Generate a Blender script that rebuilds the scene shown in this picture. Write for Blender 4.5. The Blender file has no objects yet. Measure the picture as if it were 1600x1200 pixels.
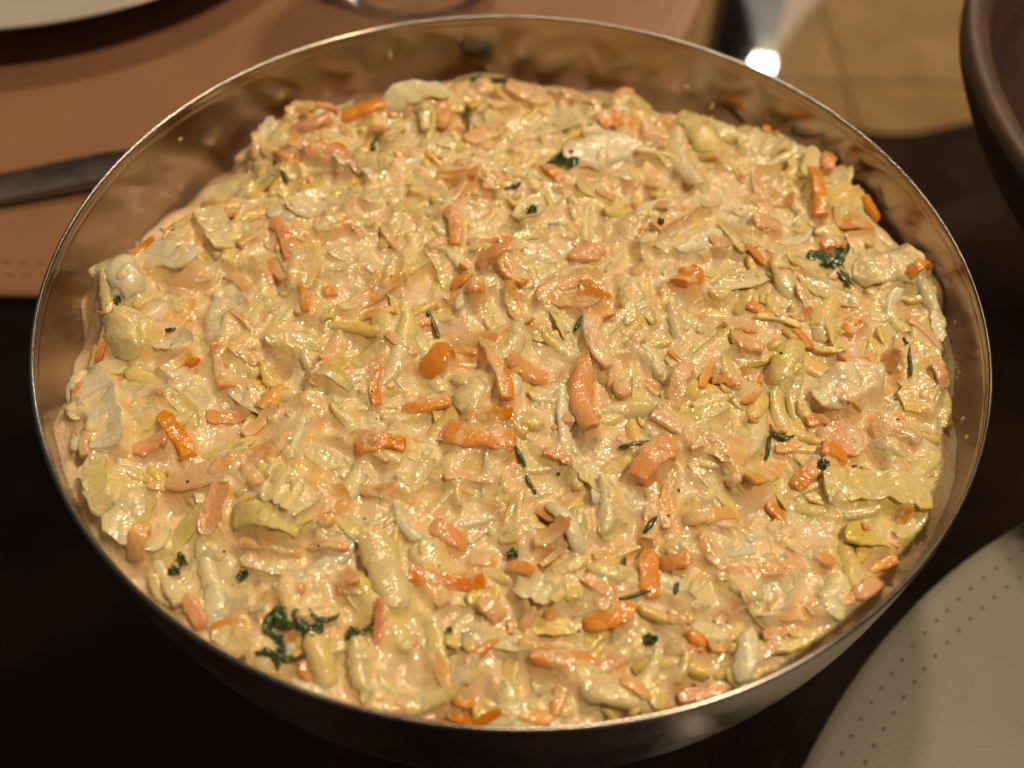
import bpy, bmesh, math, random
import numpy as np
from mathutils import Matrix, Vector

random.seed(7)
rng = np.random.default_rng(11)
scene = bpy.context.scene
COL = scene.collection

# ------------------------------------------------------------------ camera
RIM_R, RIM_Z = 0.090, 0.062            # steel bowl: rim radius and height above the table
cam_data = bpy.data.cameras.new('camera')
cam = bpy.data.objects.new('camera', cam_data)
COL.objects.link(cam)
cr = Vector((0.9995, 0.0239, 0.0226)); cu = Vector((-0.0328, 0.7816, 0.6229)); cf = Vector((0.0028, 0.6233, -0.7820))
M3 = Matrix((cr, cu, -cf)).transposed()
cam.matrix_world = Matrix.Translation((0.0, -0.1376, 0.1985)) @ M3.to_4x4()
cam_data.sensor_width = 36.0
cam_data.lens = 18.0 / math.tan(math.radians(27.5)) * 1.012
cam_data.shift_x = -0.0022; cam_data.shift_y = -0.0004
cam_data.clip_start = 0.01
cam_data.clip_end = 30.0
cam_data.dof.use_dof = True
cam_data.dof.focus_distance = 0.182
cam_data.dof.aperture_fstop = 11.0
cam_data.dof.aperture_blades = 0
scene.camera = cam

# ------------------------------------------------------------------ world, lamps, exposure
world = bpy.data.worlds.new('World'); scene.world = world
world.use_nodes = True
bg = world.node_tree.nodes['Background']
bg.inputs[0].default_value = (1.0, 0.70, 0.48, 1); bg.inputs[1].default_value = 0.055
WARM = (1.0, 0.72, 0.46)
def lamp(name, loc, power, radius):
    l = bpy.data.lights.new(name, 'POINT'); l.energy = power; l.shadow_soft_size = radius; l.color = WARM
    o = bpy.data.objects.new(name, l); o.location = loc; COL.objects.link(o); return o
lamp('overhead_light', (0.50, -0.20, 1.25), 37.0, 0.055)
lamp('overhead_light', (0.10, 0.78, 1.32), 27.0, 0.055)  # added back fill for glints and sheen on the slaw, no known lamp
sp = bpy.data.lights.new('floor_fill_spot', 'SPOT'); sp.energy = 120.0; sp.shadow_soft_size = 0.05; sp.color = WARM; sp.spot_size = math.radians(38); sp.spot_blend = 0.5
so = bpy.data.objects.new('floor_fill_spot', sp); so.location = (0.60, 1.55, 1.65); COL.objects.link(so)      # added unseen fill spot, brightens the floor tiles beyond the table
scene.view_settings.view_transform = 'Standard'
scene.view_settings.look = 'None'
scene.view_settings.exposure = 0.19
scene.view_settings.gamma = 1.0
scene.view_settings.use_curve_mapping = False
scene.cycles.use_denoising = True
scene.cycles.use_adaptive_sampling = True
scene.cycles.adaptive_threshold = 0.03
scene.cycles.max_bounces = 8
scene.cycles.diffuse_bounces = 3
scene.cycles.glossy_bounces = 4
scene.cycles.transparent_max_bounces = 12
scene.cycles.sample_clamp_indirect = 3.0

# ------------------------------------------------------------------ helpers
def mesh_obj(name, verts, faces, mat=None, parent=None, smooth=True):
    me = bpy.data.meshes.new(name)
    me.from_pydata([tuple(map(float, v)) for v in verts], [], [tuple(map(int, f)) for f in faces])
    if smooth:
        me.polygons.foreach_set('use_smooth', [True] * len(me.polygons))
    if mat: me.materials.append(mat)
    me.update()
    o = bpy.data.objects.new(name, me); COL.objects.link(o)
    if parent: o.parent = parent
    return o
def thing(name, label, cat, loc=(0, 0, 0), group=None):
    o = bpy.data.objects.new(name, None); o.location = loc; COL.objects.link(o)
    o.empty_display_size = 0.02
    return tag(o, label, cat, group)
def tag(o, label=None, cat=None, group=None, kind=None):
    if label: o['label'] = label
    if cat: o['category'] = cat
    if group: o['group'] = group
    if kind: o['kind'] = kind
    return o
def lathe(profile, seg=160, center=(0, 0, 0)):
    n = len(profile); V = []; Fc = []
    for s in range(seg):
        a = 2 * math.pi * s / seg
        for r, z in profile:
            V.append((center[0] + r * math.cos(a), center[1] + r * math.sin(a), center[2] + z))
    for s in range(seg):
        t = (s + 1) % seg
        for k in range(n - 1):
            Fc.append((s * n + k, t * n + k, t * n + k + 1, s * n + k + 1))
    return V, Fc
def smooth_profile(pts, sub=6):
    P = np.array(pts, float); out = []
    for i in range(len(P) - 1):
        p0 = P[max(i - 1, 0)]; p1 = P[i]; p2 = P[i + 1]; p3 = P[min(i + 2, len(P) - 1)]
        for k in range(sub):
            t = k / sub
            out.append(0.5 * ((2 * p1) + (p2 - p0) * t + (2 * p0 - 5 * p1 + 4 * p2 - p3) * t * t + (3 * p1 - p0 - 3 * p2 + p3) * t ** 3))
    out.append(P[-1]); return [tuple(p) for p in out]
def box(cx, cy, cz, sx, sy, sz, bev=0.0):
    bm = bmesh.new(); bmesh.ops.create_cube(bm, size=1.0)
    bmesh.ops.scale(bm, vec=(sx, sy, sz), verts=bm.verts); bmesh.ops.translate(bm, vec=(cx, cy, cz), verts=bm.verts)
    if bev > 0: bmesh.ops.bevel(bm, geom=bm.edges[:], offset=bev, segments=2, affect='EDGES')
    V = [tuple(v.co) for v in bm.verts]; bm.verts.index_update(); Fc = [[v.index for v in f.verts] for f in bm.faces]
    bm.free(); return V, Fc

# ------------------------------------------------------------------ materials
def new_mat(name):
    m = bpy.data.materials.new(name); m.use_nodes = True
    nt = m.node_tree; return m, nt, nt.nodes['Principled BSDF']
def N(nt, t, **kw):
    n = nt.nodes.new(t)
    for k, v in kw.items(): setattr(n, k, v)
    return n
def noise(nt, scale, detail=3, rough=0.55, coord='Object', dist=0.0, stretch=None):
    tc = N(nt, 'ShaderNodeTexCoord'); n = N(nt, 'ShaderNodeTexNoise')
    n.inputs['Scale'].default_value = scale; n.inputs['Detail'].default_value = detail
    n.inputs['Roughness'].default_value = rough; n.inputs['Distortion'].default_value = dist
    if stretch:
        mp = N(nt, 'ShaderNodeMapping'); mp.inputs['Scale'].default_value = stretch
        nt.links.new(tc.outputs[coord], mp.inputs[0]); nt.links.new(mp.outputs[0], n.inputs['Vector'])
    else: nt.links.new(tc.outputs[coord], n.inputs['Vector'])
    return n
def ramp(nt, src, stops):
    r = N(nt, 'ShaderNodeValToRGB'); el = r.color_ramp.elements
    while len(el) < len(stops): el.new(0.5)
    for e, (p, c) in zip(el, stops): e.position = p; e.color = tuple(c) + (1,) if len(c) == 3 else c
    nt.links.new(src, r.inputs[0]); return r
def mixc(nt, fac, a, b):
    m = N(nt, 'ShaderNodeMix', data_type='RGBA')
    if isinstance(fac, float): m.inputs[0].default_value = fac
    else: nt.links.new(fac, m.inputs[0])
    for i, s in ((6, a), (7, b)):
        if isinstance(s, tuple): m.inputs[i].default_value = s + (1,)
        else: nt.links.new(s, m.inputs[i])
    return m.outputs[2]
def bump(nt, bsdf, h, strength, dist):
    b = N(nt, 'ShaderNodeBump'); b.inputs['Strength'].default_value = strength; b.inputs['Distance'].default_value = dist
    nt.links.new(h, b.inputs['Height']); nt.links.new(b.outputs[0], bsdf.inputs['Normal']); return b

CREAM = (0.89, 0.75, 0.46)
def wet(nt, b, scale, strength, dist, coat=0.5, rough=0.30):
    """soft wet relief on the flesh, a sharper glossy film above it"""
    b.inputs['Roughness'].default_value = rough
    n1 = noise(nt, scale, 2, 0.5, dist=0.8); bump(nt, b, n1.outputs[0], strength, dist)
    cb = N(nt, 'ShaderNodeBump'); cb.inputs['Strength'].default_value = 1.0; cb.inputs['Distance'].default_value = dist * 0.9
    n2 = noise(nt, scale * 0.9, 1, 0.5); nt.links.new(n2.outputs[0], cb.inputs['Height']); nt.links.new(cb.outputs[0], b.inputs['Coat Normal'])
    b.inputs['Coat Weight'].default_value = coat; b.inputs['Coat Roughness'].default_value = 0.13
def food_mat(name, stops, scale, coat_amount=1.0, sss=0.25, vary=0.25, tint=0.35, wetness=0.8):
    m, nt, b = new_mat(name)
    n1 = noise(nt, scale, 3, 0.6); base = ramp(nt, n1.outputs[0], stops)
    oi = N(nt, 'ShaderNodeObjectInfo')
    hs = N(nt, 'ShaderNodeHueSaturation')
    mr = N(nt, 'ShaderNodeMapRange'); mr.inputs[3].default_value = 1 - vary; mr.inputs[4].default_value = 1 + vary * 0.5
    nt.links.new(oi.outputs['Random'], mr.inputs[0]); nt.links.new(mr.outputs[0], hs.inputs['Saturation'])
    nt.links.new(base.outputs[0], hs.inputs['Color'])
    # cream clings to the piece where it sits low in the dressing ('film' is set per vertex), broken up by noise
    at = N(nt, 'ShaderNodeAttribute', attribute_name='film')
    n2 = noise(nt, 420, 4, 0.62, dist=0.5)
    ad = N(nt, 'ShaderNodeMath', operation='MULTIPLY_ADD'); ad.inputs[1].default_value = 1.5; nt.links.new(n2.outputs[0], ad.inputs[0]); nt.links.new(at.outputs['Fac'], ad.inputs[2])
    mk = ramp(nt, ad.outputs[0], [(0.0, (0, 0, 0)), (1.0, (coat_amount,) * 3)])
    mp = N(nt, 'ShaderNodeMapRange'); mp.interpolation_type = 'SMOOTHSTEP'; mp.inputs[1].default_value = 0.75; mp.inputs[2].default_value = 1.45; mp.inputs[4].default_value = coat_amount
    nt.links.new(ad.outputs[0], mp.inputs[0])
    cream = mixc(nt, tint, CREAM, hs.outputs[0])
    col = mixc(nt, mp.outputs[0], hs.outputs[0], cream)
    nt.links.new(col, b.inputs['Base Color'])
    b.inputs['Subsurface Weight'].default_value = min(1.0, sss * 1.6); b.inputs['Subsurface Radius'].default_value = (1.0, 0.6, 0.25); b.inputs['Subsurface Scale'].default_value = 0.0019
    wet(nt, b, 800, 0.6, 0.00045, wetness)
    return m
MAT_CARROT = [food_mat('carrot_flesh', [(0.3, (0.76, 0.31, 0.055)), (0.7, (0.82, 0.40, 0.10))], 260),
              food_mat('carrot_flesh_deep', [(0.3, (0.70, 0.23, 0.03)), (0.7, (0.80, 0.33, 0.06))], 260),
              food_mat('carrot_flesh_pale', [(0.3, (0.81, 0.45, 0.13)), (0.7, (0.84, 0.54, 0.21))], 260)]
MAT_CAB = [food_mat('cabbage_flesh', [(0.3, (0.84, 0.67, 0.25)), (0.7, (0.88, 0.74, 0.37))], 180, sss=0.45),
           food_mat('cabbage_flesh_white', [(0.3, (0.87, 0.76, 0.43)), (0.7, (0.90, 0.82, 0.56))], 180, 0.9, sss=0.45),
           food_mat('cabbage_flesh_green', [(0.3, (0.72, 0.60, 0.14)), (0.7, (0.81, 0.68, 0.27))], 180, 0.8, sss=0.3),
           food_mat('cabbage_flesh_gold', [(0.3, (0.83, 0.61, 0.20)), (0.7, (0.86, 0.69, 0.31))], 180, sss=0.35)]
MAT_PARSLEY = food_mat('parsley_green', [(0.3, (0.012, 0.045, 0.006)), (0.7, (0.045, 0.125, 0.022))], 500, 0.5, sss=0.0, tint=0.25)
MAT_PEPPER = food_mat('pepper_black', [(0.3, (0.015, 0.01, 0.006)), (0.7, (0.06, 0.035, 0.02))], 900, 0.0, sss=0.0, wetness=0.2)

def dressing_mat():
    m, nt, b = new_mat('dressing_cream')
    at = N(nt, 'ShaderNodeAttribute', attribute_name='under'); th = N(nt, 'ShaderNodeAttribute', attribute_name='thin')
    n1 = noise(nt, 200, 4, 0.6); fac = ramp(nt, n1.outputs[0], [(0.33, (0.42,) * 3), (0.66, (1.0,) * 3)])
    mu = N(nt, 'ShaderNodeMath', operation='MULTIPLY'); nt.links.new(fac.outputs[0], mu.inputs[0]); nt.links.new(th.outputs['Fac'], mu.inputs[1])
    n2 = noise(nt, 95, 3, 0.55); cream = ramp(nt, n2.outputs[0], [(0.38, (0.87, 0.61, 0.30)), (0.50, (0.89, 0.74, 0.44)), (0.66, (0.91, 0.79, 0.53))])
    col = mixc(nt, mu.outputs[0], cream.outputs[0], at.outputs['Color'])
    nt.links.new(col, b.inputs['Base Color'])
    b.inputs['Subsurface Weight'].default_value = 0.65; b.inputs['Subsurface Radius'].default_value = (1.0, 0.62, 0.28); b.inputs['Subsurface Scale'].default_value = 0.0019
    wet(nt, b, 650, 0.6, 0.0006, 0.8)
    return m
MAT_DRESS = dressing_mat()

def steel_mat(name, base, rough, aniso=0.0):
    m, nt, b = new_mat(name)
    b.inputs['Metallic'].default_value = 1.0
    n = noise(nt, 55, 4, 0.6); c = ramp(nt, n.outputs[0], [(0.3, tuple(x * 0.85 for x in base)), (0.7, base)])
    nt.links.new(c.outputs[0], b.inputs['Base Color'])
    r = ramp(nt, n.outputs[0], [(0.3, (rough * 0.8,) * 3), (0.7, (rough * 1.25,) * 3)])
    nt.links.new(r.outputs[0], b.inputs['Roughness'])
    if aniso:
        tg = N(nt, 'ShaderNodeTangent', direction_type='RADIAL', axis='Z'); nt.links.new(tg.outputs[0], b.inputs['Tangent'])
        b.inputs['Anisotropic'].default_value = aniso
    n2 = noise(nt, 1.0, 2, 0.5, stretch=(90, 90, 2600)); bump(nt, b, n2.outputs[0], 0.05, 0.0003)
    return m
MAT_STEEL = steel_mat('brushed_steel', (0.58, 0.56, 0.53), 0.27)
MAT_STEEL_IN = steel_mat('reflection_tinted_steel', (0.42, 0.335, 0.30), 0.20, 0.5)  # same bowl steel, darkened and browned for the dim reflections on the inside
MAT_STEEL_RIM = steel_mat('polished_steel', (0.34, 0.33, 0.31), 0.2)
MAT_CUTLERY = steel_mat('cutlery_steel', (0.34, 0.31, 0.285), 0.36)

def leather_mat(name, c0, c1, rough=0.5, sc=40):
    m, nt, b = new_mat(name)
    n = noise(nt, sc, 4, 0.6); c = ramp(nt, n.outputs[0], [(0.3, c0), (0.7, c1)])
    nt.links.new(c.outputs[0], b.inputs['Base Color']); b.inputs['Roughness'].default_value = rough
    tc = N(nt, 'ShaderNodeTexCoord'); v = N(nt, 'ShaderNodeTexVoronoi'); v.inputs['Scale'].default_value = 900
    nt.links.new(tc.outputs['Object'], v.inputs['Vector']); bump(nt, b, v.outputs['Distance'], 0.14, 0.0003)
    return m
MAT_TAN = leather_mat('tan_leather', (0.265, 0.142, 0.078), (0.31, 0.168, 0.094), 0.48)
MAT_GREY = leather_mat('pale_grey_leather', (0.215, 0.212, 0.180), (0.235, 0.232, 0.20), 0.5)
MAT_THREAD_TAN = leather_mat('brown_thread', (0.20, 0.07, 0.035), (0.24, 0.09, 0.045), 0.7)
MAT_THREAD_GREY = leather_mat('grey_thread', (0.125, 0.12, 0.10), (0.15, 0.145, 0.12), 0.7)

def simple_mat(name, c0, c1, scale, rough, spec=0.5, stretch=None, bstr=0.1, bdist=0.0005):
    m, nt, b = new_mat(name)
    n = noise(nt, scale, 4, 0.6, stretch=stretch); c = ramp(nt, n.outputs[0], [(0.3, c0), (0.7, c1)])
    nt.links.new(c.outputs[0], b.inputs['Base Color']); b.inputs['Roughness'].default_value = rough
    b.inputs['Specular IOR Level'].default_value = spec
    bump(nt, b, n.outputs[0], bstr, bdist); return m
MAT_PLATE = simple_mat('white_porcelain', (0.50, 0.49, 0.46), (0.55, 0.54, 0.51), 30, 0.12, bstr=0.02)
MAT_WOOD = simple_mat('dark_wood', (0.040, 0.022, 0.014), (0.075, 0.042, 0.027), 1.0, 0.45, stretch=(30, 30, 160))
MAT_WOOD_RIM = simple_mat('wood_rim', (0.07, 0.045, 0.03), (0.11, 0.07, 0.048), 60, 0.5)
MAT_TILE = simple_mat('tan_floor_tile', (0.38, 0.28, 0.145), (0.58, 0.45, 0.25), 9, 0.35, bstr=0.05)
MAT_GROUT = simple_mat('floor_grout', (0.40, 0.29, 0.17), (0.50, 0.37, 0.22), 60, 0.9)
MAT_SHADE_SHEET = simple_mat('dark_shade_sheet', (0.010, 0.008, 0.006), (0.060, 0.038, 0.028), 5, 0.95, spec=0.1, bstr=0.4, bdist=0.004)
MAT_LEG = simple_mat('black_wood', (0.010, 0.010, 0.012), (0.018, 0.018, 0.020), 20, 0.5)
MAT_WHITE = simple_mat('white_enamel', (0.74, 0.76, 0.78), (0.80, 0.82, 0.84), 20, 0.35)
def emit_mat():
    m, nt, b = new_mat('bulb_glow'); b.inputs['Base Color'].default_value = (1, 0.9, 0.75, 1)
    b.inputs['Emission Color'].default_value = (1.0, 0.86, 0.66, 1); b.inputs['Emission Strength'].default_value = 200.0; return m
MAT_BULB = emit_mat()
def opal_mat():
    m, nt, b = new_mat('opal_glass'); b.inputs['Base Color'].default_value = (0.8, 0.8, 0.78, 1); b.inputs['Roughness'].default_value = 0.4
    b.inputs['Emission Color'].default_value = (1.0, 0.88, 0.74, 1)
    n = noise(nt, 25); r = ramp(nt, n.outputs[0], [(0.3, (0.7,) * 3), (0.7, (1.0,) * 3)]); mu = N(nt, 'ShaderNodeMath', operation='MULTIPLY'); mu.inputs[1].default_value = 2.2; nt.links.new(r.outputs[0], mu.inputs[0]); nt.links.new(mu.outputs[0], b.inputs['Emission Strength']); return m
MAT_OPAL = opal_mat()
def table_glass():
    m = bpy.data.materials.new('smoked_table_glass'); m.use_nodes = True; nt = m.node_tree; nt.nodes.clear()
    out = N(nt, 'ShaderNodeOutputMaterial'); mx = N(nt, 'ShaderNodeMixShader'); tr = N(nt, 'ShaderNodeBsdfTransparent'); gl = N(nt, 'ShaderNodeBsdfGlossy')
    tr.inputs[0].default_value = (0.86, 0.84, 0.80, 1); gl.inputs['Roughness'].default_value = 0.012
    fr = N(nt, 'ShaderNodeFresnel'); fr.inputs[0].default_value = 1.5
    n = noise(nt, 9, 3, 0.6); r = ramp(nt, n.outputs[0], [(0.4, (0.03,) * 3), (0.7, (0.075,) * 3)]); nt.links.new(r.outputs[0], gl.inputs['Roughness'])
    ge = N(nt, 'ShaderNodeNewGeometry'); bk = N(nt, 'ShaderNodeMath', operation='SUBTRACT'); bk.inputs[0].default_value = 1.0; nt.links.new(ge.outputs['Backfacing'], bk.inputs[1])
    ml = N(nt, 'ShaderNodeMath', operation='MULTIPLY'); nt.links.new(fr.outputs[0], ml.inputs[0]); nt.links.new(bk.outputs[0], ml.inputs[1]); nt.links.new(ml.outputs[0], mx.inputs[0]); nt.links.new(tr.outputs[0], mx.inputs[1]); nt.links.new(gl.outputs[0], mx.inputs[2]); nt.links.new(mx.outputs[0], out.inputs[0])
    return m
MAT_TABLE = table_glass()
def clear_glass():
    m, nt, b = new_mat('clear_glass')
    b.inputs['Transmission Weight'].default_value = 1.0; b.inputs['Roughness'].default_value = 0.02; b.inputs['IOR'].default_value = 1.48
    n = noise(nt, 40); c = ramp(nt, n.outputs[0], [(0.3, (0.90, 0.90, 0.88)), (0.7, (0.96, 0.96, 0.94))]); nt.links.new(c.outputs[0], b.inputs['Base Color'])
    return m
MAT_GLASS = clear_glass()

# ------------------------------------------------------------------ the setting: floor far below the glass table
FLOOR_Z = -0.72
floor = mesh_obj('floor', [(-3, -2, FLOOR_Z), (3, -2, FLOOR_Z), (3, 4, FLOOR_Z), (-3, 4, FLOOR_Z)], [(0, 1, 2, 3)], MAT_GROUT)
tag(floor, kind='structure')
TS = 0.30
tile_me = None
for i in range(-2, 5):
    for j in range(1, 8):
        x = 0.503 + (i - 0.5) * TS; y = 1.215 + (j - 2.5) * TS
        if tile_me is None:
            V, Fc = box(0, 0, 0.004, TS - 0.006, TS - 0.006, 0.008, 0.0015)
            t = mesh_obj('tile', V, Fc, MAT_TILE, floor, smooth=False); tile_me = t.data
        else:
            t = bpy.data.objects.new('tile', tile_me); COL.objects.link(t); t.parent = floor
        t.location = (x, y, FLOOR_Z)
def shade_sheet():  # added dark sheet with a wavy edge, stands in for shadow on the floor
    nx, ny = 90, 60; V = []; Fc = []
    for j in range(ny + 1):
        for i in range(nx + 1):
            x = -1.9 + 3.6 * i / nx; y = -1.6 + 2.70 * j / ny
            e = 0.014 * math.sin(x * 19 + 0.6) + 0.02 * math.sin(x * 7.3 + 1.0)
            V.append((x, y + e * (j / ny) ** 6, FLOOR_Z + 0.022 + 0.003 * math.sin(x * 41) * math.sin(y * 37)))
    nb = len(V)
    for j in range(ny):
        for i in range(nx):
            a = j * (nx + 1) + i; Fc.append((a, a + 1, a + nx + 2, a + nx + 1))
    ring = [i for i in range(nx + 1)] + [j * (nx + 1) + nx for j in range(1, ny + 1)] + [ny * (nx + 1) + i for i in range(nx - 1, -1, -1)] + [j * (nx + 1) for j in range(ny - 1, 0, -1)]
    for k in ring: V.append((V[k][0], V[k][1], FLOOR_Z + 0.009))
    n = len(ring)
    for k in range(n): Fc.append((ring[k], nb + k, nb + (k + 1) % n, ring[(k + 1) % n]))
    o = mesh_obj('shade_sheet', V, Fc, MAT_SHADE_SHEET); tag(o, 'dark brown sheet added for shade on the floor beneath the glass table', 'shade_sheet')
shade_sheet()

# ------------------------------------------------------------------ glass table
tb = thing('glass_table', 'dark glossy glass tabletop carrying the steel bowl and placemats', 'table', (0, 0, FLOOR_Z))
V, Fc = box(0.05, 0.42, -FLOOR_Z - 0.005, 1.5, 1.75, 0.010, 0.002)
mesh_obj('glass_top', V, Fc, MAT_TABLE, tb, smooth=False)
V, Fc = box(0.325, 1.20, (-FLOOR_Z - 0.011 + 0.008) / 2 + 0.001, 0.085, 0.085, -FLOOR_Z - 0.011 - 0.010, 0.004)
mesh_obj('leg', V, Fc, MAT_LEG, tb, smooth=False)

# ------------------------------------------------------------------ placemats
def placemat(name, label, cx, cy, R, mat, thread, rows, spacing, L, wd, depth, rotate=0.0):
    t = thing(name, label, 'placemat', (cx, cy, 0), 'round leather placemats')
    prof = [(0.0005, 0.0042)] + [(R * k / 12, 0.0042) for k in range(1, 11)] + [(R - 0.0125, 0.0042), (R - 0.003, 0.0040), (R - 0.0008, 0.0034), (R, 0.0024), (R - 0.0006, 0.0013), (R - 0.002, 0.0008), (0.0005, 0.0008)]
    V, Fc = lathe(prof, 200); mesh_obj('leather_disc', V, Fc, mat, t)
    V = []; Fc = []
    for rr in rows:
        n = int(2 * math.pi * rr / spacing)
        for k in range(n):
            a = 2 * math.pi * k / n + random.uniform(-0.0012, 0.0012)
            ca, sa = math.cos(a), math.sin(a); zt = float(np.interp(rr, [R - 0.0125, R - 0.003], [0.0042, 0.0040])) + 0.00005
            b0 = len(V)
            for j in range(8):
                q = 2 * math.pi * j / 8
                u = wd * math.cos(q); v = L * math.sin(q)
                V.append((ca * (rr + u) - sa * v, sa * (rr + u) + ca * v, zt))
            V.append((ca * rr, sa * rr, zt + depth))
            for j in range(8): Fc.append((b0 + j, b0 + (j + 1) % 8, b0 + 8))
    s = mesh_obj('stitching', V, Fc, thread, t); s['kind'] = 'stuff'
    return t
placemat('placemat', 'round tan brown leather placemat under the white plate and glass', -0.1371, 0.2527, 0.210, MAT_TAN, MAT_THREAD_TAN, (0.2035, 0.199), 0.0046, 0.0014, 0.0005, 0.0004)
placemat('placemat', 'round pale grey leather placemat with two rows of stitch holes', 0.2029, -0.1665, 0.1715, MAT_GREY, MAT_THREAD_GREY, (0.1660, 0.1617), 0.0042, 0.00060, 0.00045, 0.0002)

# ------------------------------------------------------------------ plate, cutlery, tumbler, wooden bowl
PC = (-0.185, 0.2425)
t = thing('dinner_plate', 'white porcelain plate on the tan placemat, cut off by the corner', 'plate', (PC[0], PC[1], 0.0042))
outer = smooth_profile([(0.0005, 0.004), (0.05, 0.0038), (0.062, 0.006), (0.075, 0.0115), (0.100, 0.0165), (0.1065, 0.0180)], 5)
under = smooth_profile([(0.1072, 0.0172), (0.100, 0.0142), (0.076, 0.0085), (0.064, 0.0025), (0.060, 0.0002), (0.057, 0.0002), (0.056, 0.0018), (0.0005, 0.0018)], 5)
V, Fc = lathe(outer + under, 160); mesh_obj('plate_body', V, Fc, MAT_PLATE, t)

def cutlery():
    A = np.array([-0.205, 0.0615]); B = np.array([-0.005, 0.1275])
    d = (B - A); Lt = np.hypot(*d); d /= Lt; nrm = np.array([-d[1], d[0]])
    t = thing('cutlery', 'dull steel cutlery handle lying on the tan placemat beside the bowl', 'cutlery', (A[0], A[1], 0.0042))
    def strip(stations, name):
        V = []; Fc = []; m = 12
        for s, hw, th, z in stations:
            c = d * s
            for j in range(m):
                q = 2 * math.pi * j / m; u = math.copysign(abs(math.cos(q)) ** 0.6, math.cos(q)) * hw; w = math.copysign(abs(math.sin(q)) ** 0.75, math.sin(q)) * th
                V.append((c[0] + nrm[0] * u, c[1] + nrm[1] * u, z + w))
        for k in range(len(stations) - 1):
            for j in range(m): Fc.append((k * m + j, k * m + (j + 1) % m, (k + 1) * m + (j + 1) % m, (k + 1) * m + j))
        Fc.append(tuple(range(m - 1, -1, -1))); Fc.append(tuple((len(stations) - 1) * m + j for j in range(m)))
        mesh_obj(name, V, Fc, MAT_CUTLERY, t)
    strip([(0.0, 0.0035, 0.0012, 0.0022), (0.004, 0.0060, 0.0015, 0.0022), (0.02, 0.0069, 0.0018, 0.0024), (0.06, 0.0063, 0.0020, 0.0026), (0.09, 0.0066, 0.0026, 0.0036), (0.115, 0.0048, 0.0024, 0.0034)], 'handle')
    strip([(0.1152, 0.0048, 0.0010, 0.0024), (0.13, 0.0080, 0.0010, 0.002), (0.17, 0.0095, 0.0010, 0.002), (0.20, 0.0080, 0.0009, 0.002), (Lt, 0.002, 0.0006, 0.002)], 'blade')
cutlery()

t = thing('tumbler', 'clear glass tumbler standing on the tan placemat behind the bowl', 'glass', (-0.0405, 0.2065, 0.0043))
po = smooth_profile([(0.0005, 0.001), (0.024, 0.0006), (0.0295, 0.003), (0.0315, 0.010), (0.034, 0.05), (0.0365, 0.095)], 5)
pi_ = smooth_profile([(0.0352, 0.0955), (0.0325, 0.05), (0.0298, 0.016), (0.026, 0.0115), (0.0005, 0.0105)], 5)
V, Fc = lathe(po + pi_, 96); mesh_obj('glass_body', V, Fc, MAT_GLASS, t)

t = thing('wooden_bowl', 'large dark brown wooden bowl at the right edge behind the steel bowl', 'bowl', (0.2325, 0.0525, 0.0005))
po = smooth_profile([(0.0005, 0.0), (0.042, 0.0), (0.060, 0.0035), (0.092, 0.020), (0.116, 0.042), (0.1275, 0.058), (0.1295, 0.0645)], 6)
V, Fc = lathe(po, 160); mesh_obj('outer_wall', V, Fc, MAT_WOOD, t)
pr = smooth_profile([(0.1295, 0.0645), (0.1285, 0.0668), (0.1258, 0.0672), (0.1235, 0.0655), (0.1220, 0.0625)], 4)
V, Fc = lathe(pr, 160); mesh_obj('rim', V, Fc, MAT_WOOD_RIM, t)
pi_ = smooth_profile([(0.1220, 0.0625), (0.117, 0.054), (0.102, 0.036), (0.078, 0.018), (0.045, 0.0085), (0.0005, 0.007)], 6)
V, Fc = lathe(pi_, 160); mesh_obj('inner_wall', V, Fc, MAT_WOOD, t)

# table lamp beyond the frame: its bulb and white stem show as the bright spot reflected in the table
LP = Vector((0.0842, 0.1701, 0)) + Vector((0.224, 0.815, 0.541)) * 0.62
t = thing('table_lamp', 'small white table lamp reflected as bright spot in the glass table', 'lamp', (LP.x, LP.y, 0.0005))
V, Fc = lathe([(0.0003, LP.z - 0.0108)] + [(0.0108 * math.sin(a), LP.z - 0.0108 * math.cos(a)) for a in np.linspace(0.15, math.pi - 0.01, 16)], 32); mesh_obj('bulb', V, Fc, MAT_BULB, t)
V, Fc = lathe(smooth_profile([(0.0005, 0.0), (0.055, 0.0), (0.056, 0.006), (0.03, 0.014), (0.045, 0.03), (0.045, LP.z - 0.12), (0.026, LP.z - 0.06), (0.010, LP.z - 0.024), (0.005, LP.z - 0.0125), (0.0005, LP.z - 0.0120)], 5), 40); mesh_obj('lamp_body', V, Fc, MAT_OPAL, t)

# ------------------------------------------------------------------ steel bowl
BASE = 0.0006
outer_pts = [(0.036, BASE), (0.042, 0.0010), (0.055, 0.0025), (0.069, 0.0075), (0.0790, 0.0160), (0.0850, 0.0270), (0.0880, 0.0390), (0.0892, 0.0510), (0.0896, 0.0605)]
inner_pts = [(0.0889, 0.0605), (0.0885, 0.0510), (0.0873, 0.0390), (0.0843, 0.0270), (0.0784, 0.0165), (0.0685, 0.0083), (0.0545, 0.0034), (0.040, 0.0022), (0.0005, 0.0020)]
bowl = thing('steel_bowl', 'round brushed stainless steel bowl full of coleslaw in the middle', 'bowl')
V, Fc = lathe(smooth_profile([(0.0005, BASE)] + outer_pts, 7), 256); mesh_obj('outer_wall', V, Fc, MAT_STEEL, bowl)
ip = np.array(smooth_profile(inner_pts, 7)); zz = np.linspace(0.0605, 0.0565, 26)
bead = [(float(np.interp(z, ip[::-1, 1], ip[::-1, 0])) + 0.00010 * math.exp(-((z - 0.0590) / 0.00028) ** 2), float(z)) for z in zz] + [tuple(p) for p in ip if p[1] < 0.0563]
V, Fc = lathe(bead, 256); mesh_obj('inner_wall', V, Fc, MAT_STEEL_IN, bowl)
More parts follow.
